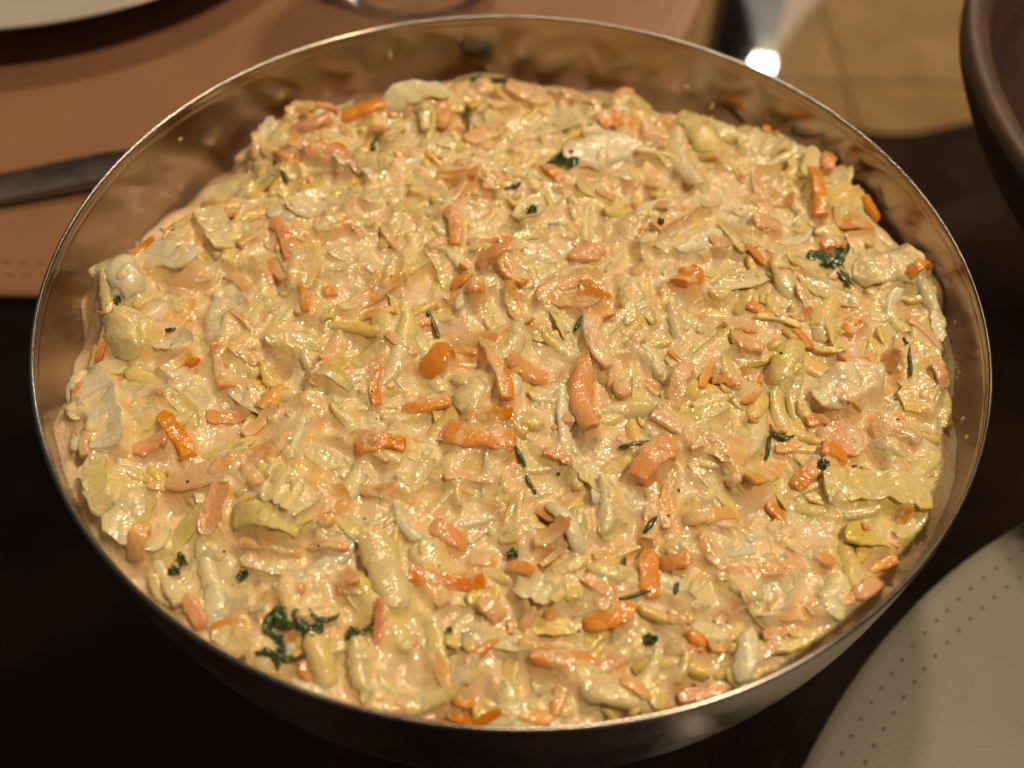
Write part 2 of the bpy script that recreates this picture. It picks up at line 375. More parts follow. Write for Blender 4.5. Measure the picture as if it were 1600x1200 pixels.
rim_prof = [(0.0896, 0.0605)] + [(0.08925 + 0.00048 * math.cos(a), 0.0609 + 0.00048 * math.sin(a)) for a in np.linspace(-0.5, math.pi + 0.5, 14)] + [(0.0889, 0.0605)]
V, Fc = lathe(rim_prof, 256); mesh_obj('rim', V, Fc, MAT_STEEL_RIM, bowl)
IN = np.array(smooth_profile(inner_pts, 7))[::-1]
def inner_r(z): return np.interp(z, IN[:, 1], IN[:, 0])

# ------------------------------------------------------------------ coleslaw: pieces piled on a height map, dressing poured over them
CARROTS = [(1.4,70.5,-36,11.3,10.4),(13.4,71.7,14,7.5,4.1),(-18.7,58.2,-76,11.9,3.5),(-8.0,51.7,46,11.3,4.7),(22.8,59.4,32,10.0,10.2),(30.8,51.3,-80,13.0,3.0),(29.8,37.9,-75,10.0,3.7),(-37.4,59.7,20,9.3,4.8),(-42.5,40.5,-18,11.2,5.3),(-26.3,42.4,1,3.7,4.0),(-13.6,33.0,-13,8.7,3.3),(-6.6,31.3,-52,7.4,2.6),(-13.1,16.5,-77,10.3,2.5),(33.6,20.8,48,14.8,2.9),(25.6,4.4,-51,5.0,4.3),(-4.1,5.9,18,6.7,2.8),(14.4,9.5,17,6.8,3.4),(-26.4,13.7,-60,7.6,1.4),(-35.5,21.5,-95,8.3,1.7),(-48.6,52.2,17,9.0,4.6),(-45.2,42.5,-16,12.8,5.0),(-52.9,42.1,-51,7.0,3.1),(-65.1,24.5,-51,13.4,3.7),(-60.3,19.9,-69,8.1,1.6),(-70.9,13.5,-34,8.2,4.0),(-47.2,10.7,-61,11.1,2.7),(-54.2,12.4,58,7.5,2.8),(-47.3,2.6,-60,7.6,1.9),(42.8,48.6,-85,14.4,4.0),(52.3,19.2,8,6.0,4.2),(41.9,13.9,-40,4.9,3.2),(65.2,32.1,-95,16.8,2.7),(73.8,25.3,34,12.7,4.2),(66.6,17.0,3,4.8,2.6),(57.4,30.7,-7,4.9,3.5),(51.1,40.0,53,4.2,1.7),(-64.4,-8.4,79,8.2,4.5),(-53.7,-1.7,-52,10.8,2.3),(-40.7,-5.2,-74,7.1,1.5),(-77.2,-16.2,80,7.0,1.5),(-53.2,-22.6,-71,9.5,2.9),(-62.5,-20.6,46,5.9,2.3),(-49.9,-19.3,-24,5.5,1.9),(-33.9,-16.5,73,8.6,3.7),(-43.2,-28.4,62,6.2,3.4),(-35.5,-30.5,-41,6.1,4.3),(-44.4,-34.1,50,6.8,2.2),(-57.4,-38.8,-47,7.8,2.7),(-61.7,-40.7,23,5.4,2.8),(-62.2,-29.5,-23,5.5,1.3),(-51.7,-45.7,17,11.7,3.9),(-43.1,-41.5,18,6.5,2.1),(-43.2,-46.3,-55,5.2,3.6),(-48.7,-52.1,82,9.0,3.2),(-30.9,-49.4,-10,8.9,5.2),(-25.1,-38.0,-21,5.3,2.0),(-24.8,-24.3,-88,10.3,1.9),(-8.5,-13.3,-3,11.0,3.5),(-2.7,-21.7,-72,16.1,2.9),(-14.0,-19.4,51,6.0,4.1),(-22.6,-23.8,-68,3.7,1.6),(3.0,-22.1,-5,7.1,4.2),(13.3,-27.2,-93,16.6,4.0),(15.3,-14.8,-80,14.0,2.7),(17.8,-21.6,-80,10.2,1.7),(8.1,-1.7,40,9.3,3.8),(14.7,1.2,-32,8.1,3.8),(11.8,-4.4,-12,10.1,4.3),(34.1,2.5,57,8.0,4.1),(-26.2,-2.0,36,10.6,3.1),(-26.5,-7.7,8,7.4,1.4),(0.9,-7.1,-66,9.6,2.6),(-0.6,0.7,-53,7.0,3.0),(-7.6,-3.1,3,3.3,3.2),(17.8,-6.6,-85,6.7,2.0),(22.5,-16.2,64,6.2,2.2),(-5.2,-36.5,-11,11.4,4.5),(-11.2,-34.0,58,4.4,1.5),(-3.7,-32.0,3,8.0,3.9),(-4.0,-44.6,-1,13.2,1.4),(8.4,-39.2,-16,4.5,1.8),(24.8,-40.9,53,10.2,4.3),(29.2,-34.8,-45,10.4,2.9),(23.9,-48.1,-88,13.3,2.4),(26.9,-47.4,-102,11.2,1.9),(-9.5,-54.6,-29,6.0,2.8),(7.2,-54.8,28,5.4,2.8),(-22.2,-39.3,13,7.8,2.6),(19.8,-25.9,-34,3.0,2.3),(2.9,-33.4,74,5.4,1.4),(44.0,-13.4,-8,6.1,3.7),(43.7,-8.5,18,6.8,2.5),(56.4,-3.5,25,4.2,2.2),(66.7,-5.7,46,6.3,3.2),(35.8,-21.1,69,7.0,1.6),(39.3,-22.5,-28,4.7,1.9),(65.3,-15.8,28,5.7,1.9),(74.0,-10.9,64,7.1,1.8),(62.1,-25.2,-6,5.0,2.0),(59.9,-32.1,-3,7.7,6.9),(69.1,-27.2,-11,5.8,3.1),(69.7,-31.0,-11,8.0,3.0),(57.5,-36.2,-6,4.6,3.1),(37.3,-39.3,-26,7.1,3.4),(44.6,-41.6,38,10.5,2.9),(49.4,-34.9,16,4.3,1.8),(39.7,-43.8,25,4.9,1.9),(33.7,-50.7,12,8.4,2.5),(46.2,-52.5,33,4.3,2.1),(33.6,-57.3,-64,6.3,2.3),(27.5,-58.9,3,4.2,2.8),(42.1,-59.3,4,11.8,2.7),(52.0,-57.4,-42,3.0,2.5),(62.5,-56.6,19,4.8,1.9),(47.7,-65.9,4,11.7,3.6),(59.6,-63.4,31,6.0,2.4),(43.4,-69.6,17,5.4,1.5),(27.7,-68.1,-8,3.5,2.3),(23.5,-60.7,-93,7.7,3.1),(30.1,-71.5,-29,3.9,2.7),(33.5,-72.4,3,3.6,1.4),(30.8,-78.8,12,7.1,2.3),(33.9,-77.3,7,8.1,1.3),(-9.3,-62.8,-3,11.4,2.8),(2.4,-60.9,-30,4.2,2.2),(9.4,-75.2,1,9.9,3.1),(4.2,-73.4,-4,6.0,1.2),(-4.0,-58.3,3,4.2,2.2),(7.8,-57.9,38,4.9,1.1),(16.6,-68.1,22,8.3,4.1),(15.1,-63.4,-30,5.1,2.2),(-2.1,-67.5,-38,4.1,2.9),(-10.9,-84.3,-76,2.3,2.1),(-4.1,-83.5,-3,7.7,1.3),(-5.6,-81.4,-17,2.9,1.9),(-19.4,-70.8,-89,6.1,1.4),(1.1,-70.1,-78,2.3,1.0),(-38.8,-58.3,-8,10.9,2.4),(-29.3,-58.2,-9,7.5,1.8),(-24.8,-63.5,-47,3.9,2.0),(-49.9,-70.8,-52,5.1,2.3)]
CABBAGES = [(-78.9,1.6,-56,15.6,5.6),(-70.6,4.6,-23,14.3,6.6),(-72.8,-14.5,68,7.8,8.9),(-72.4,-21.6,-3,10.2,3.0),(-72.7,-33.9,-60,20.2,6.0),(-69.9,-50.8,-51,8.2,4.0),(-61.5,-55.2,-29,10.0,5.6),(-58.4,-31.8,-40,8.7,3.4),(-63.3,-35.7,23,5.5,3.7),(-62.3,13.9,-59,13.0,5.3),(-39.2,-55.0,-12,11.7,4.0),(-36.1,-50.7,-30,8.3,6.0),(-19.3,-62.3,-61,12.7,5.3),(-48.2,-61.6,-70,11.5,3.4),(-15.0,-44.1,67,7.2,3.0),(-17.5,-47.3,-67,5.5,2.2),(-7.1,-25.5,68,10.4,5.5),(9.6,-33.3,-86,15.0,2.5),(8.8,-9.3,-67,12.4,2.4),(22.0,-3.6,-82,14.4,4.7),(16.3,-49.7,-87,10.1,3.7),(14.0,-43.9,-53,8.1,3.6),(-5.0,-46.1,3,6.8,2.0),(33.0,-30.9,10,11.3,3.0),(-21.4,-17.0,75,15.6,4.6),(18.1,45.9,21,15.9,9.2),(-32.5,36.8,-16,9.2,9.5),(37.3,45.1,-87,26.2,5.3),(72.0,44.7,-4,8.7,9.3),(71.1,31.9,-42,8.0,11.5),(67.1,20.9,10,7.8,3.8),(80.5,11.1,-3,11.7,7.7),(61.8,-21.0,18,12.9,7.7),(76.0,-19.1,-99,13.5,6.7),(62.5,-43.6,0,15.0,6.4),(55.0,-47.3,-12,15.1,3.2),(65.2,-53.6,5,9.2,2.3),(56.7,-57.7,-89,10.0,4.0),(42.1,-72.0,8,13.1,3.0),(35.7,-74.8,30,6.4,1.7),(31.7,-61.6,67,7.9,3.6),(4.6,-64.7,-19,6.2,5.3),(6.7,-69.8,1,10.6,2.7),(-10.2,-74.4,-76,11.9,3.6),(1.0,-81.7,-78,6.6,3.9),(21.6,-77.3,49,9.1,2.8),(15.6,-80.4,25,7.9,1.9),(-49.4,59.9,54,11.3,10.7),(-24.8,62.7,18,14.2,5.8),(9.4,61.7,-36,12.4,10.1),(54.2,57.9,-19,10.7,13.0),(75.8,-2.8,-77,7.5,4.2),(-14.3,22.0,-80,15.3,3.4),(-24.1,23.8,-40,13.6,3.3),(-42.0,23.8,40,13.1,8.7),(-48.3,19.5,-39,9.0,6.7),(61.0,51.9,-28,7.5,9.2),(-24.2,-55.7,-39,9.2,2.8),(-15.8,-54.3,-49,10.3,2.1),(-43.3,-68.0,22,5.9,3.3),(-55.0,-66.9,-36,7.1,3.4),(-38.2,-61.5,-10,8.6,3.2),(-37.6,-5.8,-75,10.6,4.2),(-41.0,-15.7,0,9.8,4.8),(38.5,-55.6,14,10.1,4.0),(49.7,-28.1,-80,10.7,2.8),(25.6,-18.2,-58,8.1,3.1),(3.6,8.6,-27,9.7,4.4),(45.2,3.8,19,11.5,4.1),(31.0,-9.8,-79,9.4,3.7),(-6.4,-51.6,19,8.6,2.3),(-0.9,-53.7,-30,6.5,2.3),(9.8,-60.2,22,7.4,2.6),(-21.8,-77.7,-74,6.9,2.9),(-15.6,-81.3,-8,7.8,2.2),(-29.2,-81.7,-22,6.1,2.2),(67.7,-34.6,-18,6.7,3.6),(63.5,2.5,-21,13.8,4.4)]
PARSLEY = [(-10.0,78.9,6,3.6,7.6,0),(-7.0,77.6,-50,4.5,4.9,0),(10.6,41.2,-32,4.1,4.3,0),(7.4,42.7,35,4.4,1.4,1),(-1.4,30.3,28,4.0,1.7,1),(3.1,20.7,54,2.5,1.5,0),(-32.9,43.4,-72,3.7,1.2,0),(-12.6,58.6,80,7.6,1.3,1),(-53.1,36.6,-74,6.4,1.1,1),(63.8,12.5,-6,4.6,5.5,0),(66.2,10.5,-86,6.6,3.7,0),(67.9,14.4,41,5.4,2.7,0),(-15.7,-9.1,-82,6.7,1.1,1),(12.3,-10.3,53,2.7,1.0,1),(1.5,-39.1,-76,4.4,0.9,1),(21.7,-37.6,-3,4.0,1.1,1),(3.9,-44.6,-80,3.0,0.7,1),(23.7,-52.6,38,2.8,1.0,1),(1.1,-57.3,1,1.7,1.4,0),(19.2,-59.0,60,2.0,0.8,1),(20.6,-64.8,5,4.1,0.3,1),(27.4,-63.4,59,1.6,0.7,1),(23.0,-71.4,-18,2.0,1.5,0),(48.6,-32.5,-20,2.9,2.2,0),(45.8,-35.4,59,4.3,0.7,1),(54.4,-39.9,5,1.6,1.7,0),(60.9,-39.3,-70,1.6,0.9,0),(-52.6,-60.4,-53,1.9,1.1,0),(-53.4,-62.4,0,1.7,1.2,0),(-42.1,-63.2,11,1.8,1.1,0),(-36.2,-70.5,56,3.2,2.2,0),(-33.6,-71.5,-18,3.6,2.5,0),(-30.6,-72.2,-36,3.8,2.3,0),(-27.9,-70.9,-4,3.1,1.4,0),(-33.9,-74.4,-67,3.5,1.7,0),(-35.1,-76.0,-31,3.2,1.3,0),(-32.3,-76.8,-9,3.4,1.1,0),(-28.8,-72.9,66,2.5,1.7,0),(-23.3,-72.8,65,2.3,1.5,0),(-21.4,-71.8,27,2.7,1.5,0),(-39.9,-77.2,50,1.6,1.1,1),(-73.0,-10.1,-26,2.0,1.1,0),(-76.6,-7.2,-5,1.1,1.4,0),(-64.9,-13.5,-3,1.3,0.8,1),(74.5,-16.2,67,5.3,0.7,1),(76.5,-10.3,-76,2.8,1.0,1),(29.5,15.9,5,1.0,1.0,0),(-8.4,-71.4,2,0.9,0.6,0)]
EDGE = [(-174,80.7),(-166,79.2),(-163,86.4),(-160,88.1),(-153,86.3),(-149,89.2),(-141,88.7),(-135,88.1),(-38,87.3),(-31,85.7),(-22,83.4),(-13,82.7),(-3,83.1),(8,87.4),(13,84.5),(21,82.5),(28,88.3),(31,75.8),(34,88.3),(38,80.8),(45,83.5),(51,79.5),(60,74.7),(70,74.1),(76,74.4),(85,79.3),(94,80.3),(103,76.6),(114,72.4),(122,72.9),(130,83.7),(136,85.1),(141,79.5),(147,70.0),(156,70.8),(164,72.0),(169,74.3),(172,74.3),(173,81.4),(177,84.8)]
SPECKS = [(8.7,-41.7),(-23.6,-52.8),(-41.3,-38.8),(-24.0,-31.8),(29.0,-45.5),(-33.6,-5.1),(-24.5,-5.3),(-31.2,-74.0),(31.5,-77.1),(6.1,-80.3),(26.8,-51.0),(-30.2,-58.7),(-14.8,28.8),(48.2,26.7),(-58.3,1.9),(11.8,-70.7),(-53.8,-47.6),(50.2,-16.1)]
LEAVES = [(-78.9,1.6,-56,17.7,7.2,1),(-73.1,-32.5,-58,23.6,7.0,1),(-69.9,-50.8,-48,10.3,5.0,2),(-61.3,-55.8,-25,11.3,6.2,1),(-70.7,5.0,-23,15.1,7.3,1),(-72.4,-14.6,68,9.8,9.4,2),(61.8,-21.0,18,13.6,8.1,1),(76.0,-19.1,-99,14.3,6.9,3),(72.2,42.1,-24,11.2,14.1,0),(71.0,29.5,-57,9.7,11.9,3),(80.5,11.1,-3,13.1,10.2,0),(63.5,-44.1,0,17.3,7.7,2),(-19.3,-62.3,-61,13.3,5.7,2),(-39.2,-55.0,-12,12.3,4.4,2),(-36.1,-50.7,-30,8.9,6.6,0),(-24.9,63.7,14,15.7,7.9,1),(42.3,55.8,-79,20.6,7.4,0),(18.1,45.3,18,17.1,9.3,1),(-61.7,14.3,-53,13.8,6.6,0),(56.2,50.9,-38,11.0,11.6,0)]

slaw = thing('coleslaw', 'creamy coleslaw of shredded cabbage and carrot with parsley inside the steel bowl', 'coleslaw', (0, 0, 0.003))
SZ = 0.003
G = 440; EXT = 0.0895; CELL = 2 * EXT / (G - 1)
ax = np.linspace(-EXT, EXT, G)
X, Y = np.meshgrid(ax, ax, indexing='ij'); RR = np.hypot(X, Y); TH = np.degrees(np.arctan2(Y, X))
def gauss(A, sig_m):
    s = sig_m / CELL; n = max(1, int(3 * s)); k = np.exp(-0.5 * (np.arange(-n, n + 1) / s) ** 2); k /= k.sum()
    P = np.pad(A, n, mode='edge')
    P = np.apply_along_axis(lambda v: np.convolve(v, k, 'valid'), 0, P)
    return np.apply_along_axis(lambda v: np.convolve(v, k, 'valid'), 1, P)
def fnoise(sig_m):
    A = gauss(rng.standard_normal((G, G)), sig_m); return A / A.std()
def maxf(A, k):
    for axis in (0, 1):
        B = A.copy()
        for s in range(-k, k + 1): B = np.maximum(B, np.roll(A, s, axis))
        A = B
    return A
def dome(x, y):
    return RIM_Z - 0.0115 + 0.007 * (1 - (x * x + y * y) / 0.0064) - 0.02 * y + 0.032 * np.maximum(-x, 0) + 0.035 * np.maximum(x, 0)
ed = np.array(EDGE, float); ed = np.vstack([ed[-1] - [360, 0], ed, [[-130, 88.5], [-110, 89], [-90, 89], [-70, 89], [-50, 89]], ed[0] + [360, 0]]); ed = ed[np.argsort(ed[:, 0])]
RB = np.minimum(np.interp(TH, ed[:, 0], ed[:, 1]) * 1e-3, inner_r(dome(X, Y) - 0.0015) - 0.0004) - 0.0004 - np.abs(fnoise(0.004)) * 0.0011
def clump(cx, cy, s_, h): return h * np.exp(-((X - cx) ** 2 + (Y - cy) ** 2) / (2 * s_ ** 2))
Hm = dome(X, Y) + clump(-0.074, -0.030, 0.009, 0.0030) + clump(-0.076, 0.004, 0.007, 0.0025) + clump(0.066, 0.040, 0.008, 0.0040) + clump(0.076, 0.012, 0.007, 0.0030) + clump(-0.045, 0.052, 0.008, 0.002) - 0.0018 + 0.0013 * fnoise(0.006) + 0.0008 * fnoise(0.0025)
drop = np.clip((RR - RB) / 0.006, 0, 1)
gap = inner_r(dome(X, Y)) - RB
Hm = Hm - np.clip(gap * 0.55, 0.0012, 0.0075) * drop ** 1.2
CM = np.zeros((G, G, 3)); CM[:] = (0.82, 0.68, 0.44)
HERO = np.zeros((G, G))
def sample(A, x, y):
    i = np.clip(((x + EXT) / CELL).round().astype(int), 0, G - 1); j = np.clip(((y + EXT) / CELL).round().astype(int), 0, G - 1)
    return A[i, j]

PIECES = []
def make_piece(name, x, y, ang, L, w, th, kind, mat, col, sink, hero=0.0, curl=0.0, bend=0.0, tilt=0.0, taper=0.5, bits=None, ruffle=1.0):
    """one strip or shred lying on the pile; kind 'stick' has a rounded square section, 'leaf' is a thin curled sheet"""
    ns = 10 if kind == 'stick' else 11
    s = np.linspace(-0.5, 0.5, ns); a0 = math.radians(ang)
    phi = a0 + bend * s * 2
    dx = np.cos(phi); dy = np.sin(phi)
    px = np.cumsum(dx) * L / (ns - 1); py = np.cumsum(dy) * L / (ns - 1)
    px += x - px.mean(); py += y - py.mean()
    # keep inside the bowl
    rmax = np.hypot(px, py).max(); lim = 0.0865 - w * 0.35
    if rmax > lim:
        f = lim / rmax; sh = 1 - f; px -= x * sh; py -= y * sh
    nx, ny = -dy, dx
    hs = np.max([sample(Hm, px + nx * w * o, py + ny * w * o) for o in (-0.42, -0.2, 0, 0.2, 0.42)], axis=0) if kind == 'stick' else np.mean([sample(Hm, px + nx * w * o, py + ny * w * o) for o in (-0.4, -0.2, 0, 0.2, 0.4)], axis=0)
    A = np.stack([np.ones(ns), s, s * s], 1)
    z = A @ np.linalg.lstsq(A, hs, rcond=None)[0] + 0.25 * max(0.0, (hs - (A @ np.linalg.lstsq(A, hs, rcond=None)[0])).max())
    slope = (z[-1] - z[0]) / L
    if abs(slope) > 0.5: z = z.mean() + (z - z.mean()) * 0.5 / abs(slope)
    z = z + th * 0.5 - sink + tilt * s * L
    # width profile along the length
    e = np.clip((0.5 - np.abs(s)) * 2, 0, 1)
    pw = (1 - taper) + taper * np.sqrt(np.clip(e * 1.6, 0, 1))
    lo = 0.85 if kind == 'stick' else 0.6; pw[0] *= random.uniform(lo, 1.0); pw[-1] *= random.uniform(lo, 1.0)
    pw = pw * (1 + rng.normal(0, 0.06, ns))
    V = []; Fc = []
    tw = np.linspace(random.uniform(-0.35, 0.35), random.uniform(-0.35, 0.35), ns)
    top = []
    if kind == 'stick':
        m = 8; rw = 1 + rng.normal(0, 0.10, (ns, 2))
        for k in range(ns):
            for j in range(m):
                q = 2 * math.pi * (j + 0.5) / m + 0.12
                u = math.copysign(abs(math.cos(q)) ** 0.42, math.cos(q)) * w / 2 * pw[k] * rw[k, int(math.cos(q) > 0)] * (1 + random.uniform(-0.05, 0.05))
                v = math.copysign(abs(math.sin(q)) ** 0.45, math.sin(q)) * th / 2 * min(1.0, pw[k] + 0.1) * (1 + random.uniform(-0.09, 0.09))
                ct, st = math.cos(tw[k]), math.sin(tw[k]); u, v = u * ct - v * st, u * st + v * ct
                V.append((px[k] + nx[k] * u, py[k] + ny[k] * u, z[k] + v - SZ))
        for k in range(ns - 1):
            for j in range(m): Fc.append((k * m + j, k * m + (j + 1) % m, (k + 1) * m + (j + 1) % m, (k + 1) * m + j))
        for k, rev in ((0, True), (ns - 1, False)):
            c = len(V); P = np.array(V[k * m:(k + 1) * m]).mean(0); off = (-1 if rev else 1) * w * 0.10
            V.append((P[0] + dx[k] * off, P[1] + dy[k] * off, P[2]))
            for j in range(m):
                a, b = k * m + j, k * m + (j + 1) % m
                Fc.append((c, b, a) if rev else (c, a, b))
    else:
        m = 7; jag = rng.normal(0, 0.07 * ruffle, (2, ns)); wav = rng.normal(0, 1, 3)
        for side in (1, 0):
            for k in range(ns):
                for j in range(m):
                    v = -1 + 2 * j / (m - 1)
                    uu = v * w / 2 * pw[k] * (1 + (jag[0, k] if v < 0 else jag[1, k]) * abs(v))
                    cz = curl * (v * v - 0.4) * w * 0.5 + 0.06 * ruffle * w * (wav[0] * math.sin(5 * s[k] + wav[1]) * v + 0.5 * math.sin(9 * s[k] * 2 + wav[2] + 2 * v))
                    hh = th * 0.5 * (1 - 0.55 * v ** 4) * (1 if side else -1)
                    uu2 = uu * (1 - 0.18 * abs(curl) * v * v)
                    ct, st = math.cos(tw[k] * 0.6), math.sin(tw[k] * 0.6)
                    V.append((px[k] + nx[k] * (uu2 * ct - cz * st), py[k] + ny[k] * (uu2 * ct - cz * st), z[k] + cz * ct + uu2 * st + hh - SZ))
        o = ns * m
        for k in range(ns - 1):
            for j in range(m - 1):
                a = k * m + j
                Fc.append((a, a + m, a + m + 1, a + 1)); Fc.append((o + a, o + a + 1, o + a + m + 1, o + a + m))
            a = k * m; Fc.append((a, o + a, o + a + m, a + m)); a = k * m + m - 1; Fc.append((a, a + m, o + a + m, o + a))
        for j in range(m - 1):
            Fc.append((j, j + 1, o + j + 1, o + j)); a = (ns - 1) * m + j; Fc.append((a, o + a, o + a + 1, a + 1))
    if bits is None:
        ob = mesh_obj(name, V, Fc, mat, slaw); PIECES.append((ob, (random.uniform(0.0, 0.7) if name == 'carrot_strip' else random.uniform(0.0, 0.75)) - 0.3 * hero))
        ob.data.set_sharp_from_angle(angle=math.radians(32 if kind == 'stick' else 70))
    else:
        b0 = len(bits[0]); bits[0].extend(V); bits[1].extend([tuple(b0 + q for q in f) for f in Fc]); ob = None
    # stamp the piece into the height map
    nu = max(4, int(L / CELL * 1.4)); nv = max(3, int(w / CELL * 1.4))
    S = np.linspace(-0.5, 0.5, nu); T = np.linspace(-1, 1, nv)
    PX = np.interp(S, s, px); PY = np.interp(S, s, py); NX = np.interp(S, s, nx); NY = np.interp(S, s, ny); PZ = np.interp(S, s, z); PW = np.interp(S, s, pw); TW = np.interp(S, s, tw)
    U = T[None] * w / 2 * PW[:, None]
    xx = PX[:, None] + NX[:, None] * U; yy = PY[:, None] + NY[:, None] * U
    if kind == 'stick': zz = PZ[:, None] + th / 2 * (1 - 0.5 * np.abs(T[None]) ** 5) + U * np.sin(TW)[:, None]
    else: zz = PZ[:, None] + th / 2 + curl * (T[None] ** 2 - 0.4) * w * 0.5 + U * np.sin(TW * 0.6)[:, None]
    i = ((xx + EXT) / CELL).round().astype(int).ravel(); j = ((yy + EXT) / CELL).round().astype(int).ravel(); zf = zz.ravel()
    ok = (i >= 0) & (i < G) & (j >= 0) & (j < G); i, j, zf = i[ok], j[ok], zf[ok]
    hi = zf > Hm[i, j]
    np.maximum.at(Hm, (i, j), zf)
    CM[i[hi], j[hi]] = col
    HERO[i[hi], j[hi]] = hero
    return ob

C_CAR = [(0.82, 0.37, 0.08), (0.78, 0.29, 0.04), (0.84, 0.46, 0.14)]
C_CAB = [(0.86, 0.70, 0.31), (0.88, 0.78, 0.48), (0.78, 0.67, 0.22), (0.84, 0.64, 0.25)]
def carrot(x, y, ang, L, w, hero, sink=None, bits=None):
    k = random.choices((0, 1, 2), (4.5, 0.8 if hero > 0.5 else 0.4, 5))[0]
    if bits is not None: k = 0
    if (w > 0.0034 and random.random() < 0.6) or random.random() < 0.12:      # broad shavings are thin and curled
        make_piece('carrot_strip', x, y, ang, L, w, random.uniform(0.0008, 0.0014), 'leaf', MAT_CARROT[k], C_CAR[k], sink if sink is not None else random.uniform(0.0, 0.0006), hero,
                   curl=random.choice((-1, -1, 1)) * random.uniform(0.1, 0.4), bend=random.uniform(-0.4, 0.4), tilt=random.uniform(-0.15, 0.15), taper=random.uniform(0.2, 0.7), bits=bits)
        return
    th = min(max(w * random.uniform(0.38, 0.6), 0.0009), 0.0021)
    make_piece('carrot_strip', x, y, ang, L, w, th, 'stick', MAT_CARROT[k], C_CAR[k], sink if sink is not None else random.uniform(0.0003, 0.0011), hero,
               bend=random.uniform(-0.4, 0.4), tilt=random.uniform(-0.14, 0.14), taper=random.uniform(0.0, 0.28), bits=bits)
def cabbage(x, y, ang, L, w, hero, sink=None, bits=None, k=None):
    if k is None: k = random.choices((0, 1, 2, 3), (5, 2.4, 1.2, 2.4))[0]
    if bits is not None: k = 0
    make_piece('cabbage_shred', x, y, ang, L, w, random.uniform(0.0006, 0.0012), 'leaf', MAT_CAB[k], C_CAB[k], sink if sink is not None else random.uniform(-0.0002, 0.0007), hero,
               curl=random.choice((-1, -1, 1)) * random.uniform(0.1, 0.5), bend=random.uniform(-0.5, 0.5), tilt=random.uniform(-0.2, 0.2), taper=random.uniform(0.2, 0.7), bits=bits)
def scatter(n, rmax):
    pts = []
    while len(pts) < n:
        best = None; bd = -1
        for _ in range(8):
            r = rmax * math.sqrt(random.random()); a = random.uniform(0, 2 * math.pi); q = (r * math.cos(a), r * math.sin(a))
            d = min([(q[0] - p[0]) ** 2 + (q[1] - p[1]) ** 2 for p in pts[-400:]] or [1])
            if d > bd: bd = d; best = q
        pts.append(best)
    return pts
def inside(x, y):
    th = math.degrees(math.atan2(y, x)); return math.hypot(x, y) < np.interp(th, ed[:, 0], ed[:, 1]) * 1e-3 - 0.002
CAB_BITS = ([], []); CAR_BITS = ([], [])
job = [('cb', p) for p in scatter(640, 0.084)] + [('kb', p) for p in scatter(170, 0.083)]
random.shuffle(job)
for kd, (x, y) in job:
    if not inside(x, y): x *= 0.9; y *= 0.9
    if kd == 'cb': cabbage(x, y, random.uniform(0, 360), random.uniform(0.005, 0.013), random.uniform(0.0014, 0.0044), 0.1, bits=CAB_BITS)
    else: carrot(x, y, random.uniform(0, 360), random.uniform(0.003, 0.008), random.uniform(0.0010, 0.0024), 0.1, bits=CAR_BITS)
NCAB = 300 - len(CABBAGES) - len(LEAVES) - 60; NCAR = 100
job = [('c', p) for p in scatter(NCAB, 0.083)] + [('k', p) for p in scatter(NCAR, 0.082)]
random.shuffle(job)
for kd, (x, y) in job:
    if not inside(x, y): x *= 0.9; y *= 0.9
    if kd == 'c': cabbage(x, y, random.uniform(0, 360), random.uniform(0.006, 0.016), random.uniform(0.0022, 0.0062), random.choice((0.1, 0.4)))
    else: carrot(x, y, random.uniform(0, 360), random.uniform(0.004, 0.011), random.uniform(0.0014, 0.0032), 0.2)
random.shuffle(CABBAGES); random.shuffle(CARROTS)
hero_job = [('c', q) for q in CABBAGES] + [('k', q) for q in CARROTS[:40]]
random.shuffle(hero_job)
hero_job += [('l', q) for q in LEAVES] + [('k', q) for q in CARROTS[40:]]
for kd, q in hero_job:
    x, y, a, L, w = q[:5]
    if kd == 'c': cabbage(x * 1e-3, y * 1e-3, a, L * 1e-3 * 1.05, min(w, 8.5) * 1e-3, random.choice((0.35, 0.8)))
    elif kd == 'l':
        k = q[5]
        make_piece('cabbage_shred', x * 1e-3, y * 1e-3, a, L * 1e-3, min(w, 10.5) * 1e-3, 0.0013, 'leaf', MAT_CAB[k], C_CAB[k], -0.0004, 0.75,
                   curl=random.choice((-1, 1)) * random.uniform(0.10, 0.28), bend=random.uniform(-0.4, 0.4), tilt=random.uniform(-0.1, 0.1), taper=random.uniform(0.15, 0.45), ruffle=1.5)
    else: carrot(x * 1e-3, y * 1e-3, a, L * 1e-3 * 1.05, min(w * 1.1, 6.5) * 1e-3, random.choice((0.5, 0.8, 1.0)))
# loose shreds along the ragged edge, down to the steel
for n in range(60):
    a = math.radians(n * 6 + random.uniform(-3, 3)); dg = (math.degrees(a) + 180) % 360 - 180
    rb = float(np.interp(dg, ed[:, 0], ed[:, 1])) * 1e-3
    r = min(rb + random.uniform(-0.004, 0.005), 0.0845)
    cabbage(r * math.cos(a), r * math.sin(a), math.degrees(a) + 90 + random.uniform(-50, 50), random.uniform(0.006, 0.012), random.uniform(0.0025, 0.0055), random.choice((0.2, 0.7)))
    if n % 2: carrot(r * 0.985 * math.cos(a + 0.05), r * 0.985 * math.sin(a + 0.05), math.degrees(a) + 90 + random.uniform(-60, 60), random.uniform(0.004, 0.009), random.uniform(0.0016, 0.003), 0.5)

